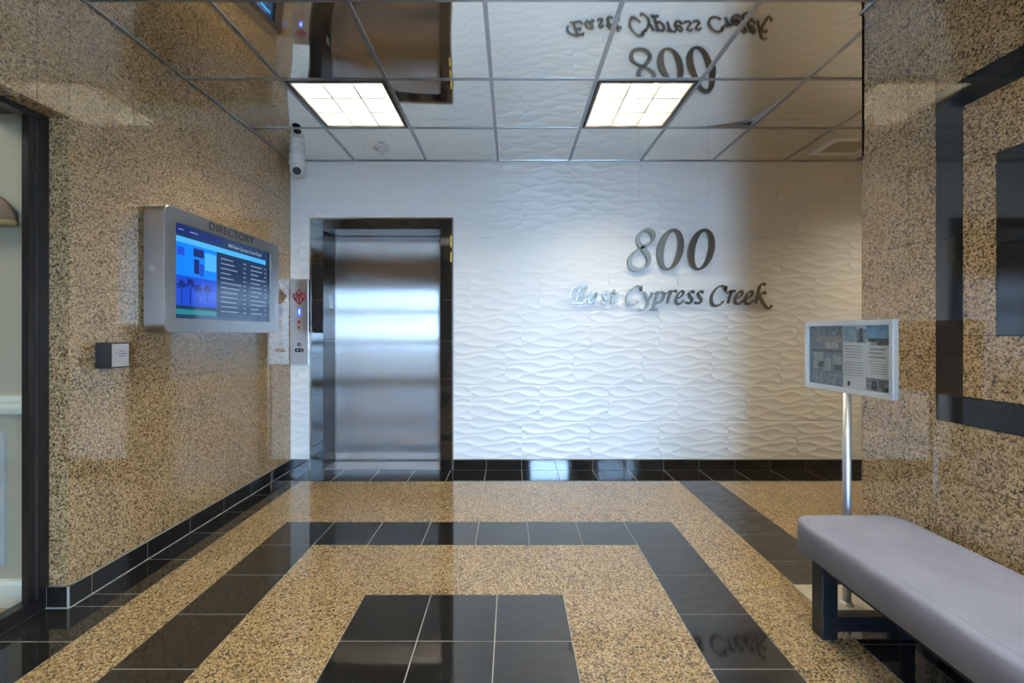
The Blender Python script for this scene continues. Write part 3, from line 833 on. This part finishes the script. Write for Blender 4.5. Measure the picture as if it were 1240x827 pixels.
bm = bmesh.new(); add_box(bm, px(360.6), px(367), yf - 0.003, yf, pz(426.2), pz(421.6)); to_obj('slot', bm, 'black_plastic', (0, 0, 0), cp)
disc('slot_end', 360.6, 423.9, 0.0162, 'black_plastic', cp, 0.003); disc('slot_end', 367, 423.9, 0.0162, 'black_plastic', cp, 0.003)
disc('slot_pin', 362, 424, 0.007, 'steel_plate', cp, 0.0045); disc('slot_pin', 366.4, 424, 0.006, 'steel_plate', cp, 0.0045)

# ------------------------------------------------------------------ address letters
def catmull(P, n=9):
    Q = [P[0]] + P + [P[-1]]; out = []
    for i in range(1, len(Q) - 2):
        p0, p1, p2, p3 = Q[i - 1], Q[i], Q[i + 1], Q[i + 2]
        for k_ in range(n):
            t = k_ / n
            out.append(tuple(0.5 * (2 * p1[d] + (p2[d] - p0[d]) * t + (2 * p0[d] - 5 * p1[d] + 4 * p2[d] - p3[d]) * t * t
                                    + (3 * p1[d] - p0[d] - 3 * p2[d] + p3[d]) * t ** 3) for d in (0, 1)))
    out.append(P[-1]); return out
NIB = math.radians(38)
LF, LBK = YB - 0.040, YB - 0.022      # front and back of the letters
def stroke(bm, P, wmin, wmax, closed=False):
    pts = catmull(P if not closed else P + [P[0]])
    n = len(pts); Lf = []
    for i in range(n):
        a = pts[max(0, i - 1)]; b_ = pts[min(n - 1, i + 1)]
        if closed and i in (0, n - 1): a, b_ = pts[n - 2], pts[1]
        tx_, tz_ = b_[0] - a[0], b_[1] - a[1]
        l = math.hypot(tx_, tz_) or 1; tx_ /= l; tz_ /= l
        w = wmin + (wmax - wmin) * abs(math.sin(math.atan2(tz_, tx_) - NIB))
        taper = 1.0
        nx_, nz_ = -tz_ * w / 2 * taper, tx_ * w / 2 * taper
        Lf.append(((pts[i][0] + nx_, pts[i][1] + nz_), (pts[i][0] - nx_, pts[i][1] - nz_)))
    rows = [[bm.verts.new((p[0], y_, p[1])) for p in pr for y_ in (LF, LBK)] for pr in Lf]
    for A, B_ in zip(rows, rows[1:]):
        bm.faces.new((A[0], B_[0], B_[2], A[2])); bm.faces.new((A[1], A[3], B_[3], B_[1]))
        bm.faces.new((A[0], A[1], B_[1], B_[0])); bm.faces.new((A[2], B_[2], B_[3], A[3]))
    if not closed:
        for A in (rows[0], rows[-1]): bm.faces.new((A[0], A[2], A[3], A[1]))
def finish(name, bm, label, cat, group, stud):
    bmesh.ops.recalc_face_normals(bm, faces=bm.faces)
    cx_ = sum(v.co.x for v in bm.verts) / len(bm.verts); cz_ = min(v.co.z for v in bm.verts)
    for sx_, sz_ in stud: add_box(bm, sx_ - 0.004, sx_ + 0.004, LBK - 0.002, YB + 0.003, sz_ - 0.004, sz_ + 0.004)
    for v in bm.verts: v.co -= Vector((cx_, YB, cz_))
    return tag(to_obj(name, bm, 'letter_metal', (cx_, YB, cz_)), label, cat, group)
def fromA(p): return (px(680 + p[0] / 9.538), pz(335 + p[1] / 9.538))
def fromB(p): return (px(805 + p[0] / 9.185), pz(335 + p[1] / 9.185))
letters = [
 ('E', 'capital E, first metal letter of the word East', fromA, [[(92, 250), (86, 212), (105, 165), (150, 127), (205, 116), (250, 118), (282, 116), (276, 145)], [(212, 122), (185, 200), (158, 295)], [(182, 205), (225, 205), (246, 196), (240, 218)], [(112, 312), (150, 298), (200, 308), (240, 304), (272, 268)]]),
 ('a', 'small letter a in the word East', fromA, [[(398, 196), (362, 190), (320, 232), (305, 280), (320, 305), (355, 280), (390, 215)], [(402, 188), (384, 250), (378, 290), (390, 304), (418, 284)]]),
 ('s', 'small letter s in the word East', fromA, [[(526, 208), (500, 188), (474, 208), (490, 245), (506, 276), (484, 304), (448, 294)]]),
 ('t', 'small letter t ending the word East', fromA, [[(602, 152), (580, 240), (568, 288), (584, 308), (632, 286)], [(556, 202), (600, 196), (642, 196)]]),
 ('C', 'capital C, first metal letter of the word Cypress', fromA, [[(902, 172), (900, 138), (865, 116), (815, 135), (765, 190), (742, 250), (760, 312), (805, 332), (850, 312), (876, 286)], [(908, 112), (902, 172)]]),
 ('y', 'small letter y in the word Cypress', fromA, [[(918, 200), (945, 192), (968, 240), (982, 300), (962, 358), (915, 390), (878, 380)], [(1034, 186), (1018, 232), (980, 290)]]),
 ('p', 'small letter p in the word Cypress', fromA, [[(1054, 206), (1092, 186), (1072, 270), (1046, 385)], [(1004, 386), (1050, 383), (1100, 386)], [(1084, 222), (1128, 186), (1168, 200), (1162, 252), (1126, 302), (1074, 300)]]),
 ('r', 'small letter r in the word Cypress', fromB, [[(2, 190), (46, 164), (32, 230), (14, 300)], [(36, 212), (68, 170), (104, 162), (104, 182)]]),
 ('e', 'small letter e in the word Cypress', fromB, [[(112, 246), (160, 228), (190, 188), (170, 164), (130, 200), (106, 255), (116, 298), (155, 304), (196, 266)]]),
 ('s', 'first of the two s letters ending Cypress', fromB, [[(310, 184), (284, 165), (252, 186), (264, 226), (286, 258), (264, 298), (212, 290)]]),
 ('s', 'second of the two s letters ending Cypress', fromB, [[(410, 184), (384, 165), (352, 186), (364, 226), (388, 258), (366, 298), (312, 290)]]),
 ('C', 'capital C, first metal letter of the word Creek', fromB, [[(652, 168), (648, 130), (612, 108), (560, 130), (512, 195), (496, 255), (512, 310), (550, 328), (600, 308), (634, 274)], [(660, 108), (652, 168)]]),
 ('r', 'small letter r in the word Creek', fromB, [[(664, 190), (716, 164), (700, 230), (680, 300)], [(706, 212), (728, 172), (750, 162), (752, 178)]]),
 ('e', 'first of the two e letters in Creek', fromB, [[(766, 246), (812, 228), (840, 188), (820, 164), (782, 200), (758, 255), (768, 298), (808, 304), (846, 266)]]),
 ('e', 'second of the two e letters in Creek', fromB, [[(878, 246), (924, 228), (952, 188), (932, 164), (894, 200), (870, 255), (880, 298), (920, 304), (960, 266)]]),
 ('k', 'small letter k with a long tail ending Creek', fromB, [[(1096, 96), (1064, 82), (1034, 112), (1014, 190), (986, 302)], [(1020, 236), (1052, 188), (1084, 178), (1088, 204)], [(1024, 226), (1052, 262), (1088, 322), (1128, 358), (1152, 346), (1162, 316)]]),
]
for ch, lab, fn, strokes in letters:
    bm = bmesh.new(); U = 1 / 141.5
    for st in strokes: stroke(bm, [fn(p) for p in st], 1.35 * U, 3.4 * U)
    mid = fn(strokes[0][len(strokes[0]) // 2])
    finish('sign_letter', bm, lab + ' on the white wall', 'letter', 'metal letters of the street name', [mid])
def fromD(p): return (px(745 + p[0] / 9.538), pz(265 + p[1] / 9.538))
bm = bmesh.new()
eight = [(430, 215), (412, 165), (358, 141), (298, 158), (254, 215), (258, 285), (310, 352), (362, 425), (374, 500), (330, 570), (250, 594), (176, 570), (150, 505), (180, 425), (262, 362), (345, 318), (408, 268)]
stroke(bm, [fromD(p) for p in eight], 2.6 * U, 5.6 * U, True)
finish('sign_digit', bm, 'large metal digit 8 of the number 800 on the white wall', 'digit', 'metal digits of the house number', [fromD((310, 352))])
for dxp, lab in ((0, 'middle digit 0 of the metal number 800 on the white wall'), (354, 'last digit 0 of the metal number 800 on the white wall')):
    bm = bmesh.new(); n = 48; rings = []
    for (cx_, cy_, rx, ry, sh) in ((620, 362, 151, 238, 38), (623, 366, 76, 208, 34)):
        for y_ in (LF, LBK):
            ring = []
            for i in range(n):
                a = 2 * math.pi * i / n
                X_, Z_ = fromD((cx_ + dxp + rx * math.cos(a) + sh * math.sin(a), cy_ - ry * math.sin(a)))
                ring.append(bm.verts.new((X_, y_, Z_)))
            rings.append(ring)
    of, ob_, if_, ib_ = rings
    for i in range(n):
        j = (i + 1) % n
        bm.faces.new((of[i], of[j], if_[j], if_[i])); bm.faces.new((ob_[i], ib_[i], ib_[j], ob_[j]))
        bm.faces.new((of[i], ob_[i], ob_[j], of[j])); bm.faces.new((if_[i], if_[j], ib_[j], ib_[i]))
    finish('sign_digit', bm, lab, 'digit', 'metal digits of the house number', [fromD((510 + dxp, 362)), fromD((735 + dxp, 362))])

# ------------------------------------------------------------------ bench
bx0, bx1, by0, by1, bz0, bz1 = 1.135, 1.575, 0.35, 1.81, 0.305, 0.43
B = tag(empty('bench', ((bx0 + bx1) / 2, (by0 + by1) / 2, 0)), 'pale grey upholstered bench with dark wooden legs', 'bench')
def cushion():
    bm = bmesh.new(); bmesh.ops.create_cube(bm, size=1.0)
    for v in bm.verts: v.co = Vector((v.co.x * (bx1 - bx0), v.co.y * (by1 - by0), v.co.z * (bz1 - bz0)))
    vert = [e for e in bm.edges if abs(e.verts[0].co.z - e.verts[1].co.z) > 0.01]
    bmesh.ops.bevel(bm, geom=vert, offset=0.075, segments=8, affect='EDGES', profile=0.5)
    top = [e for e in bm.edges if all(v.co.z > 0.01 for v in e.verts) and len(e.link_faces) == 2 and any(abs(f.normal.z) > 0.9 for f in e.link_faces) and any(abs(f.normal.z) < 0.1 for f in e.link_faces)]
    bmesh.ops.bevel(bm, geom=top, offset=0.026, segments=5, affect='EDGES', profile=0.6)
    bot = [e for e in bm.edges if all(v.co.z < -0.05 for v in e.verts) and any(f.normal.z < -0.9 for f in e.link_faces) and any(abs(f.normal.z) < 0.1 for f in e.link_faces)]
    bmesh.ops.bevel(bm, geom=bot, offset=0.008, segments=2, affect='EDGES')
    return bm
cu = to_obj('cushion', cushion(), 'bench_fabric', ((bx0 + bx1) / 2, (by0 + by1) / 2, (bz0 + bz1) / 2), B, True)
# stitched seam just inside the top edge
bm = bmesh.new()
ins = 0.028; R_ = 0.055; pts = []
for cx_, cy_, a0 in ((bx1 - ins - R_, by1 - ins - R_, 0), (bx0 + ins + R_, by1 - ins - R_, 90), (bx0 + ins + R_, by0 + ins + R_, 180), (bx1 - ins - R_, by0 + ins + R_, 270)):
    for i in range(7):
        a = math.radians(a0 + 15 * i); pts.append(Vector((cx_ + R_ * math.cos(a), cy_ + R_ * math.sin(a), bz1 - 0.0005)))
n = len(pts); rings = []
for i, p in enumerate(pts):
    t_ = (pts[(i + 1) % n] - pts[i - 1]).normalized(); s_ = Vector((-t_.y, t_.x, 0))
    rings.append([bm.verts.new(p + s_ * 0.0016 * math.cos(a) + Vector((0, 0, 0.0016 * math.sin(a)))) for a in (0, 1.05, 2.1, 3.14, 4.19, 5.24)])
for i in range(n):
    A, B_ = rings[i], rings[(i + 1) % n]
    for q in range(6): bm.faces.new((A[q], A[(q + 1) % 6], B_[(q + 1) % 6], B_[q]))
to_obj('seam', bm, 'bench_fabric', (0, 0, 0), cu)
for ya in (1.68, 0.48):
    for xa in (1.18, 1.475):
        box('leg', xa, xa + 0.06, ya, ya + 0.06, 0.0, bz0 + 0.002, 'leg_wood', B, 0.003)
    box('stretcher', 1.238, 1.477, ya + 0.004, ya + 0.05, 0.028, 0.086, 'leg_wood', B, 0.002)
for xa in (1.19, 1.485): box('side_rail', xa, xa + 0.04, 0.538, 1.682, bz0 - 0.045, bz0 + 0.002, 'leg_wood', B, 0.002)

# ------------------------------------------------------------------ poster stand
SX, SY = 1.43, 1.886
St = tag(empty('sign_stand', (SX, SY, 0)), 'silver framed poster stand on a pole with a beige base plate', 'sign stand')
box('base_plate', 1.292, 1.585, 1.80, 2.035, 0.0, 0.012, 'beige_plate', St, 0.003)
bm = bmesh.new(); lathe(bm, [(0.0155, 0.0), (0.0155, 0.90)], 28); to_obj('pole', bm, 'alu_pole', (SX, SY, 0.012), St, True)
bm = bmesh.new(); lathe(bm, [(0.024, 0.0), (0.024, 0.006), (0.0165, 0.014)], 28); to_obj('collar', bm, 'alu_pole', (SX, SY, 0.012), St)
# panel faces the lobby (-X); turned a few degrees
PW, PH = 0.452, 0.308
ang = math.atan2(0.036, 0.448)
pe = bpy.data.objects.new('display_frame', None)
def local_boxes(name, lst, mn, parent, bev=0.0):
    bm = bmesh.new()
    for b_ in lst: add_box(bm, *b_)
    if bev: bmesh.ops.bevel(bm, geom=list(bm.edges), offset=bev, segments=2, affect='EDGES')
    bmesh.ops.recalc_face_normals(bm, faces=bm.faces)
    me = bpy.data.meshes.new(name); bm.to_mesh(me); bm.free(); me.materials.append(M[mn])
    o = bpy.data.objects.new(name, me); C.objects.link(o); o.parent = parent
    return o
fw_ = 0.022
hw2, hh2 = PW / 2, PH / 2
fr_ = local_boxes('frame', [(-0.012, 0.012, -hw2, hw2, hh2 - fw_, hh2), (-0.012, 0.012, -hw2, hw2, -hh2, -hh2 + fw_),
    (-0.012, 0.012, -hw2, -hw2 + fw_, -hh2 + fw_, hh2 - fw_), (-0.012, 0.012, hw2 - fw_, hw2, -hh2 + fw_, hh2 - fw_)], 'alu', St, 0.003)
fr_.location = (-0.003, 0, 1.0685); fr_.rotation_euler = (0, 0, ang)
local_boxes('back_panel', [(0.0, 0.010, -hw2 + 0.01, hw2 - 0.01, -hh2 + 0.01, hh2 - 0.01)], 'white_plastic', fr_)
# seen from the lobby the far end (+Y) is on the left
yA, yZ = hw2 - fw_, -hw2 + fw_
def pg(name, u0, u1, v0, v1, mn, lift):
    W_ = yA - yZ; H_ = PH - 2 * fw_
    x = -0.0005 * lift
    return (x - 0.0005, x, yA - W_ * u1, yA - W_ * u0, hh2 - fw_ - H_ * v1, hh2 - fw_ - H_ * v0)
left = local_boxes('poster', [pg('', 0.0, 0.455, 0, 1, '', 1)], 'paper_slate', fr_)
right = local_boxes('poster', [pg('', 0.46, 1.0, 0, 1, '', 1)], 'paper_white', fr_)
def pr(name, rects, mn, lift=2):
    o = local_boxes(name, [pg('', *r_, '', lift) for r_ in rects], mn, fr_)
    return o
pr('photo_print', [(0.02, 0.45, 0.0, 0.14)], 'print_mid'); pr('photo_print', [(0.1, 0.44, 0.17, 0.27)], 'print_sand'); pr('photo_print', [(0.22, 0.40, 0.27, 0.38)], 'print_pale')
pr('photo_print', [(0.06, 0.20, 0.45, 0.60), (0.05, 0.13, 0.60, 0.74), (0.22, 0.30, 0.54, 0.76), (0.33, 0.44, 0.50, 0.64)], 'print_pale')
pr('photo_print', [(0.02, 0.44, 0.40, 0.44), (0.12, 0.20, 0.60, 0.70), (0.34, 0.44, 0.64, 0.74)], 'print_dark')
pr('photo_print', [(0.03, 0.44, 0.80, 0.99)], 'print_mid')
pr('photo_print', [(0.47, 0.63, 0.02, 0.26)], 'print_haze'); pr('photo_print', [(0.63, 0.74, 0.06, 0.27)], 'print_mid'); pr('photo_print', [(0.66, 0.70, 0.04, 0.26)], 'print_dark', 3)
pr('photo_print', [(0.74, 0.99, 0.0, 0.2)], 'print_sky'); pr('photo_print', [(0.76, 0.99, 0.2, 0.25), (0.86, 0.99, 0.25, 0.30)], 'print_dark', 3); pr('photo_print', [(0.78, 0.92, 0.25, 0.31)], 'print_pale', 2)
pr('photo_print', [(0.74, 0.98, 0.80, 0.99)], 'print_mid'); pr('photo_print', [(0.80, 0.86, 0.84, 0.97), (0.88, 0.93, 0.82, 0.93), (0.93, 0.97, 0.92, 0.99)], 'print_dark', 3)
pr('photo_print', [(0.52, 0.55, 0.89, 0.96)], 'print_dark')
tl = [(0.48, 0.68, 0.32 + 0.045 * i, 0.335 + 0.045 * i) for i in range(5)] + [(0.48, 0.70, 0.58 + 0.04 * i, 0.592 + 0.04 * i) for i in range(6)]
tl += [(0.78, 0.95, 0.345, 0.38), (0.77, 0.92, 0.405, 0.44), (0.77, 0.95, 0.465, 0.50), (0.77, 0.92, 0.535, 0.548)] + [(0.79, 0.96, 0.58 + 0.035 * i, 0.592 + 0.035 * i) for i in range(5)]
pr('text_lines', tl, 'ink_grey')
local_boxes('cover_pane', [(-0.006, -0.0045, -hw2 + fw_ - 0.002, hw2 - fw_ + 0.002, -hh2 + fw_ - 0.002, hh2 - fw_ + 0.002)], 'glass', fr_)

# ------------------------------------------------------------------ security camera, smoke detector, vent
cx_, cy_ = -1.752, 3.60
sc = tag(empty('security_camera', (cx_, cy_, H - 0.003)), 'white security camera hanging from the ceiling corner', 'security camera')
bm = bmesh.new(); lathe(bm, [(0.0425, 0.0000), (0.0543, -0.0024), (0.0590, -0.0236), (0.0566, -0.0283), (0.0590, -0.0354), (0.0590, -0.0649), (0.0555, -0.0708)], 36); to_obj('mount', bm, 'white_plastic', WL[sc], sc, False)
bm = bmesh.new(); lathe(bm, [(0.0543, -0.0684), (0.0602, -0.0755), (0.0602, -0.1003), (0.0543, -0.1086), (0.0543, -0.1180)], 36); to_obj('ring', bm, 'white_plastic', WL[sc], sc, False)
bm = bmesh.new(); bmesh.ops.create_uvsphere(bm, u_segments=32, v_segments=20, radius=0.0545)
to_obj('ball', bm, 'white_plastic', (cx_, cy_, H - 0.1475), sc, True)
dv = (Vector((-0.05, 0, 1.0)) - Vector((cx_, cy_, H - 0.1475))).normalized()
def lens_part(name, prof, mn):
    bm = bmesh.new(); lathe(bm, prof, 28)
    o = to_obj(name, bm, mn, (cx_, cy_, H - 0.1475), sc, False)
    o.rotation_mode = 'QUATERNION'; o.rotation_quaternion = dv.to_track_quat('Z', 'Y')
lens_part('lens_hood', [(0.0401, 0.0000), (0.0401, 0.0614), (0.0354, 0.0661)], 'white_plastic')
lens_part('lens', [(0.0307, 0.0590), (0.0307, 0.0684), (0.0236, 0.0702)], 'lens')
sd = tag(empty('sprinkler_head', (-1.035, 3.50, H - 0.003)), 'round white sprinkler cover in the ceiling above the elevator', 'sprinkler')
bm = bmesh.new(); lathe(bm, [(0.060, 0.002), (0.064, -0.004), (0.058, -0.012), (0.030, -0.014)], 36); to_obj('escutcheon', bm, 'white_plastic', WL[sd], sd, False)
bm = bmesh.new(); lathe(bm, [(0.070, 0.001), (0.070, -0.0015)], 36); to_obj('gap_ring', bm, 'ink_grey', WL[sd], sd, False)
bm = bmesh.new(); lathe(bm, [(0.018, -0.012), (0.016, -0.03), (0.008, -0.034), (0.008, -0.046), (0.024, -0.047), (0.024, -0.050)], 24); to_obj('nozzle', bm, 'white_plastic', WL[sd], sd, False)
vt = tag(empty('air_vent', (2.625, 3.475, H - 0.003)), 'square pale air vent in the ceiling above the poster stand corner', 'air vent')
vx, vy = 2.625, 3.475
boxes('vent_frame', [(vx - 0.19, vx + 0.19, vy - 0.16, vy - 0.11, H - 0.012, H), (vx - 0.19, vx + 0.19, vy + 0.11, vy + 0.16, H - 0.012, H),
    (vx - 0.19, vx - 0.14, vy - 0.11, vy + 0.11, H - 0.012, H), (vx + 0.14, vx + 0.19, vy - 0.11, vy + 0.11, H - 0.012, H)], 'white_plastic', vt)
box('backing', vx - 0.14, vx + 0.14, vy - 0.11, vy + 0.11, H - 0.006, H, 'beige_plate', vt)
for k_ in range(7):
    y_ = vy - 0.095 + 0.0315 * k_
    box('slat', vx - 0.14, vx + 0.14, y_ - 0.003, y_ + 0.003, H - 0.011, H - 0.004, 'beige_plate', vt)
